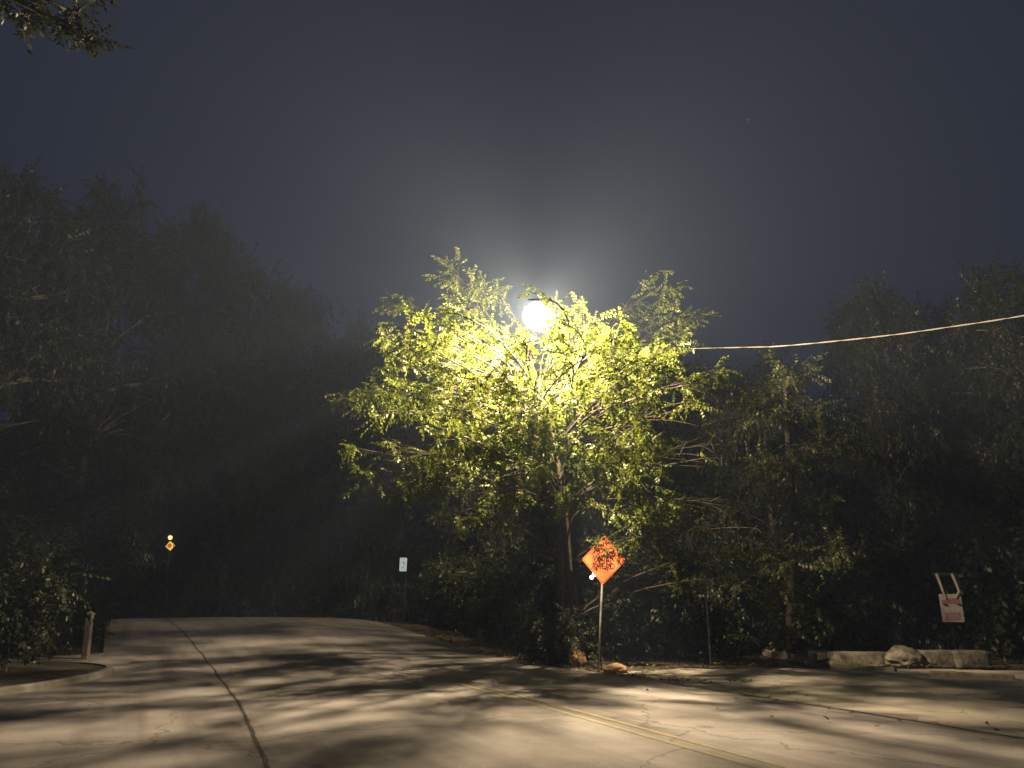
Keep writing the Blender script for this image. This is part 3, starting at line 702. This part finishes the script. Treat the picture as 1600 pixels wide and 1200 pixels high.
# pale marker post at the left
gp = G(133, 1030)
bo = thing('marker_post', gp, 'pale square wooden marker post at the left roadside', 'post', ry=R(-2))
b = MB(); b.box((0, 0, .5), (.15, .15, 1.2), bev=.012); b.build('post', M['grey_timber'], bo)
b = MB(); b.add([(-.09, -.09, 1.1), (.09, -.09, 1.1), (.09, .09, 1.1), (-.09, .09, 1.1), (-.09, -.09, 1.13), (.09, -.09, 1.13), (.09, .09, 1.13), (-.09, .09, 1.13), (0, 0, 1.2)],
    [(3, 2, 1, 0), (0, 1, 5, 4), (1, 2, 6, 5), (2, 3, 7, 6), (3, 0, 4, 7), (4, 5, 8), (5, 6, 8), (6, 7, 8), (7, 4, 8)]); b.build('cap', M['grey_timber'], bo)

# ------------------------------------------------------------------ stones and timbers
def rock(px, py, w_px, h_px, m, label, seed, cat='stone', name='boulder', depth_k=.8, flat=.75, d=None, rz=0, group=None, box=False):
    p = on(px, d) if d else G(px, py)
    k = p.y / F * 1.03; sx, sz = w_px * k / 2, h_px * k * .62; sy = sx * depth_k if not box else max(.16, sz * 1.2)
    bm = bmesh.new()
    if box:
        bmesh.ops.create_cube(bm, size=2); bmesh.ops.subdivide_edges(bm, edges=bm.edges[:], cuts=5, use_grid_fill=True)
        for v in bm.verts:
            n3 = v.co.normalized() * 1.25; v.co = v.co.lerp(n3, .16)
    else: bmesh.ops.create_icosphere(bm, subdivisions=4, radius=1)
    off = Vector((seed * 3.1, seed * 1.7, seed))
    for v in bm.verts:
        q = v.co.copy(); s = 1 + .30 * noise.noise(q * 1.1 + off) + .14 * noise.noise(q * 2.7 + off) + .06 * noise.noise(q * 7 + off)
        if box: s = 1 + .10 * noise.noise(q * 1.6 + off) + .05 * noise.noise(q * 5 + off)
        v.co = Vector((q.x * s * sx, q.y * s * sy, max(-.9, q.z * s) * sz))
    b = MB(); b.bm(bm); bm.free()
    o = b.build(name, m, smooth=True); o.location = p + Vector((0, 0, sz * flat - .06)); o.rotation_euler = (0, 0, rz)
    return tag(o, label, cat, group)
rock(899, 1040, 28, 24, M['rock_brown'], 'rounded brown boulder left of the orange sign post', 2)
rock(961, 1050, 36, 14, M['rock_brown'], 'flat brown stone right of the orange sign post', 5)
rock(1008, 1050, 12, 6, M['rock_pale'], 'small pale stone on the dark soil right of the flat brown stone', 6, depth_k=1)
rock(880, 1042, 14, 7, M['rock_pale'], 'small grey stone touching the left side of the rounded brown boulder', 9, depth_k=1)
g = 'pale stones and timbers edging the driveway'
rock(1247, 1024, 46, 12, M['rock_pale'], 'flat pale slab behind the slanting timber, leftmost of the driveway stones', 11, group=g, box=True, d=25.0)
rock(1322, 1024, 24, 11, M['rock_pale'], 'small pale stone sitting behind the left end of the long block', 13, group=g, d=24.6)
rock(1339, 1036, 80, 17, M['rock_pale'], 'long pale stone block left of the rough boulder', 15, group=g, box=True, d=23.0)
rock(1411, 1040, 52, 24, M['rock_pale'], 'rough pale boulder in the middle of the row of blocks', 17, group=g, d=22.6)
rock(1462, 1038, 52, 20, M['rock_pale'], 'rough pale block between the boulder and the squared end block', 19, group=g, box=True, d=22.7)
rock(1510, 1038, 52, 20, M['rock_pale'], 'squared pale block at the right end of the row, under the white notice', 23, group=g, box=True, d=22.6)
def timber(p, q, w, label, sd):
    p, q = Vector(p), Vector(q); n = 14; bm = MB(); d = (q - p).normalized(); s = Vector((-d.y, d.x, 0)).normalized(); u = Vector((0, 0, 1)); vs = []
    for i in range(n + 1):
        c = p.lerp(q, i / n)
        for a, e in ((-1, -1), (1, -1), (1, .7), (.7, 1), (-.7, 1), (-1, .7)):
            k = 1 + .12 * noise.noise((i * .6, a * 2 + sd, e * 2)); vs.append(c + s * a * w * k + u * e * w * k)
    fs = [(i * 6 + k, i * 6 + (k + 1) % 6, (i + 1) * 6 + (k + 1) % 6, (i + 1) * 6 + k) for i in range(n) for k in range(6)]
    fs += [tuple(range(5, -1, -1)), tuple(n * 6 + k for k in range(6))]
    o0 = (p + q) / 2; bm.add([v - o0 for v in vs], fs); o = bm.build('timber', M['timber']); o.location = o0
    return tag(o, label, 'timber', g)
z = Vector((0, 0, .07))
timber(G(1196, 1023) + z, G(1268, 1036) + z, .09, 'slanting weathered timber in front of the flat pale slab', 1)
timber(G(1455, 1060) + z, G(1586, 1066) + z, .085, 'long weathered timber lying near the right edge of the driveway', 4)
timber(G(1300, 1044) + z, G(1400, 1052) + z, .05, 'thin timber on the ground in front of the long stone block', 7)

# one star
st = MB(); sp_ = ray(1168, 185).normalized() * 900; st.lathe([(0, -.5), (.36, -.36), (.5, 0), (.36, .36), (0, .5)], 10)
so = st.build('star', M['star']); so.location = sp_; tag(so, 'single faint star high in the sky at right', 'star')

# ------------------------------------------------------------------ lamp-lit haze volume, mostly standing in for lens glare
b = MB(); b.box((0, 36, 20), (226, 196, 54)); hz_ = b.build('haze', None or M['soil'])
m, nt, out = mat('glare_haze'); v = nt.nodes.new('ShaderNodeVolumePrincipled'); v.inputs['Density'].default_value = HAZE
v.inputs['Color'].default_value = (.485, .645, 1, 1); v.inputs['Anisotropy'].default_value = 0
nt.links.new(v.outputs['Volume'], out.inputs['Volume']); hz_.data.materials.clear(); hz_.data.materials.append(m)
tag(hz_, 'thin haze around the street lamp, mostly standing in for lens glare', 'haze', kind='stuff')
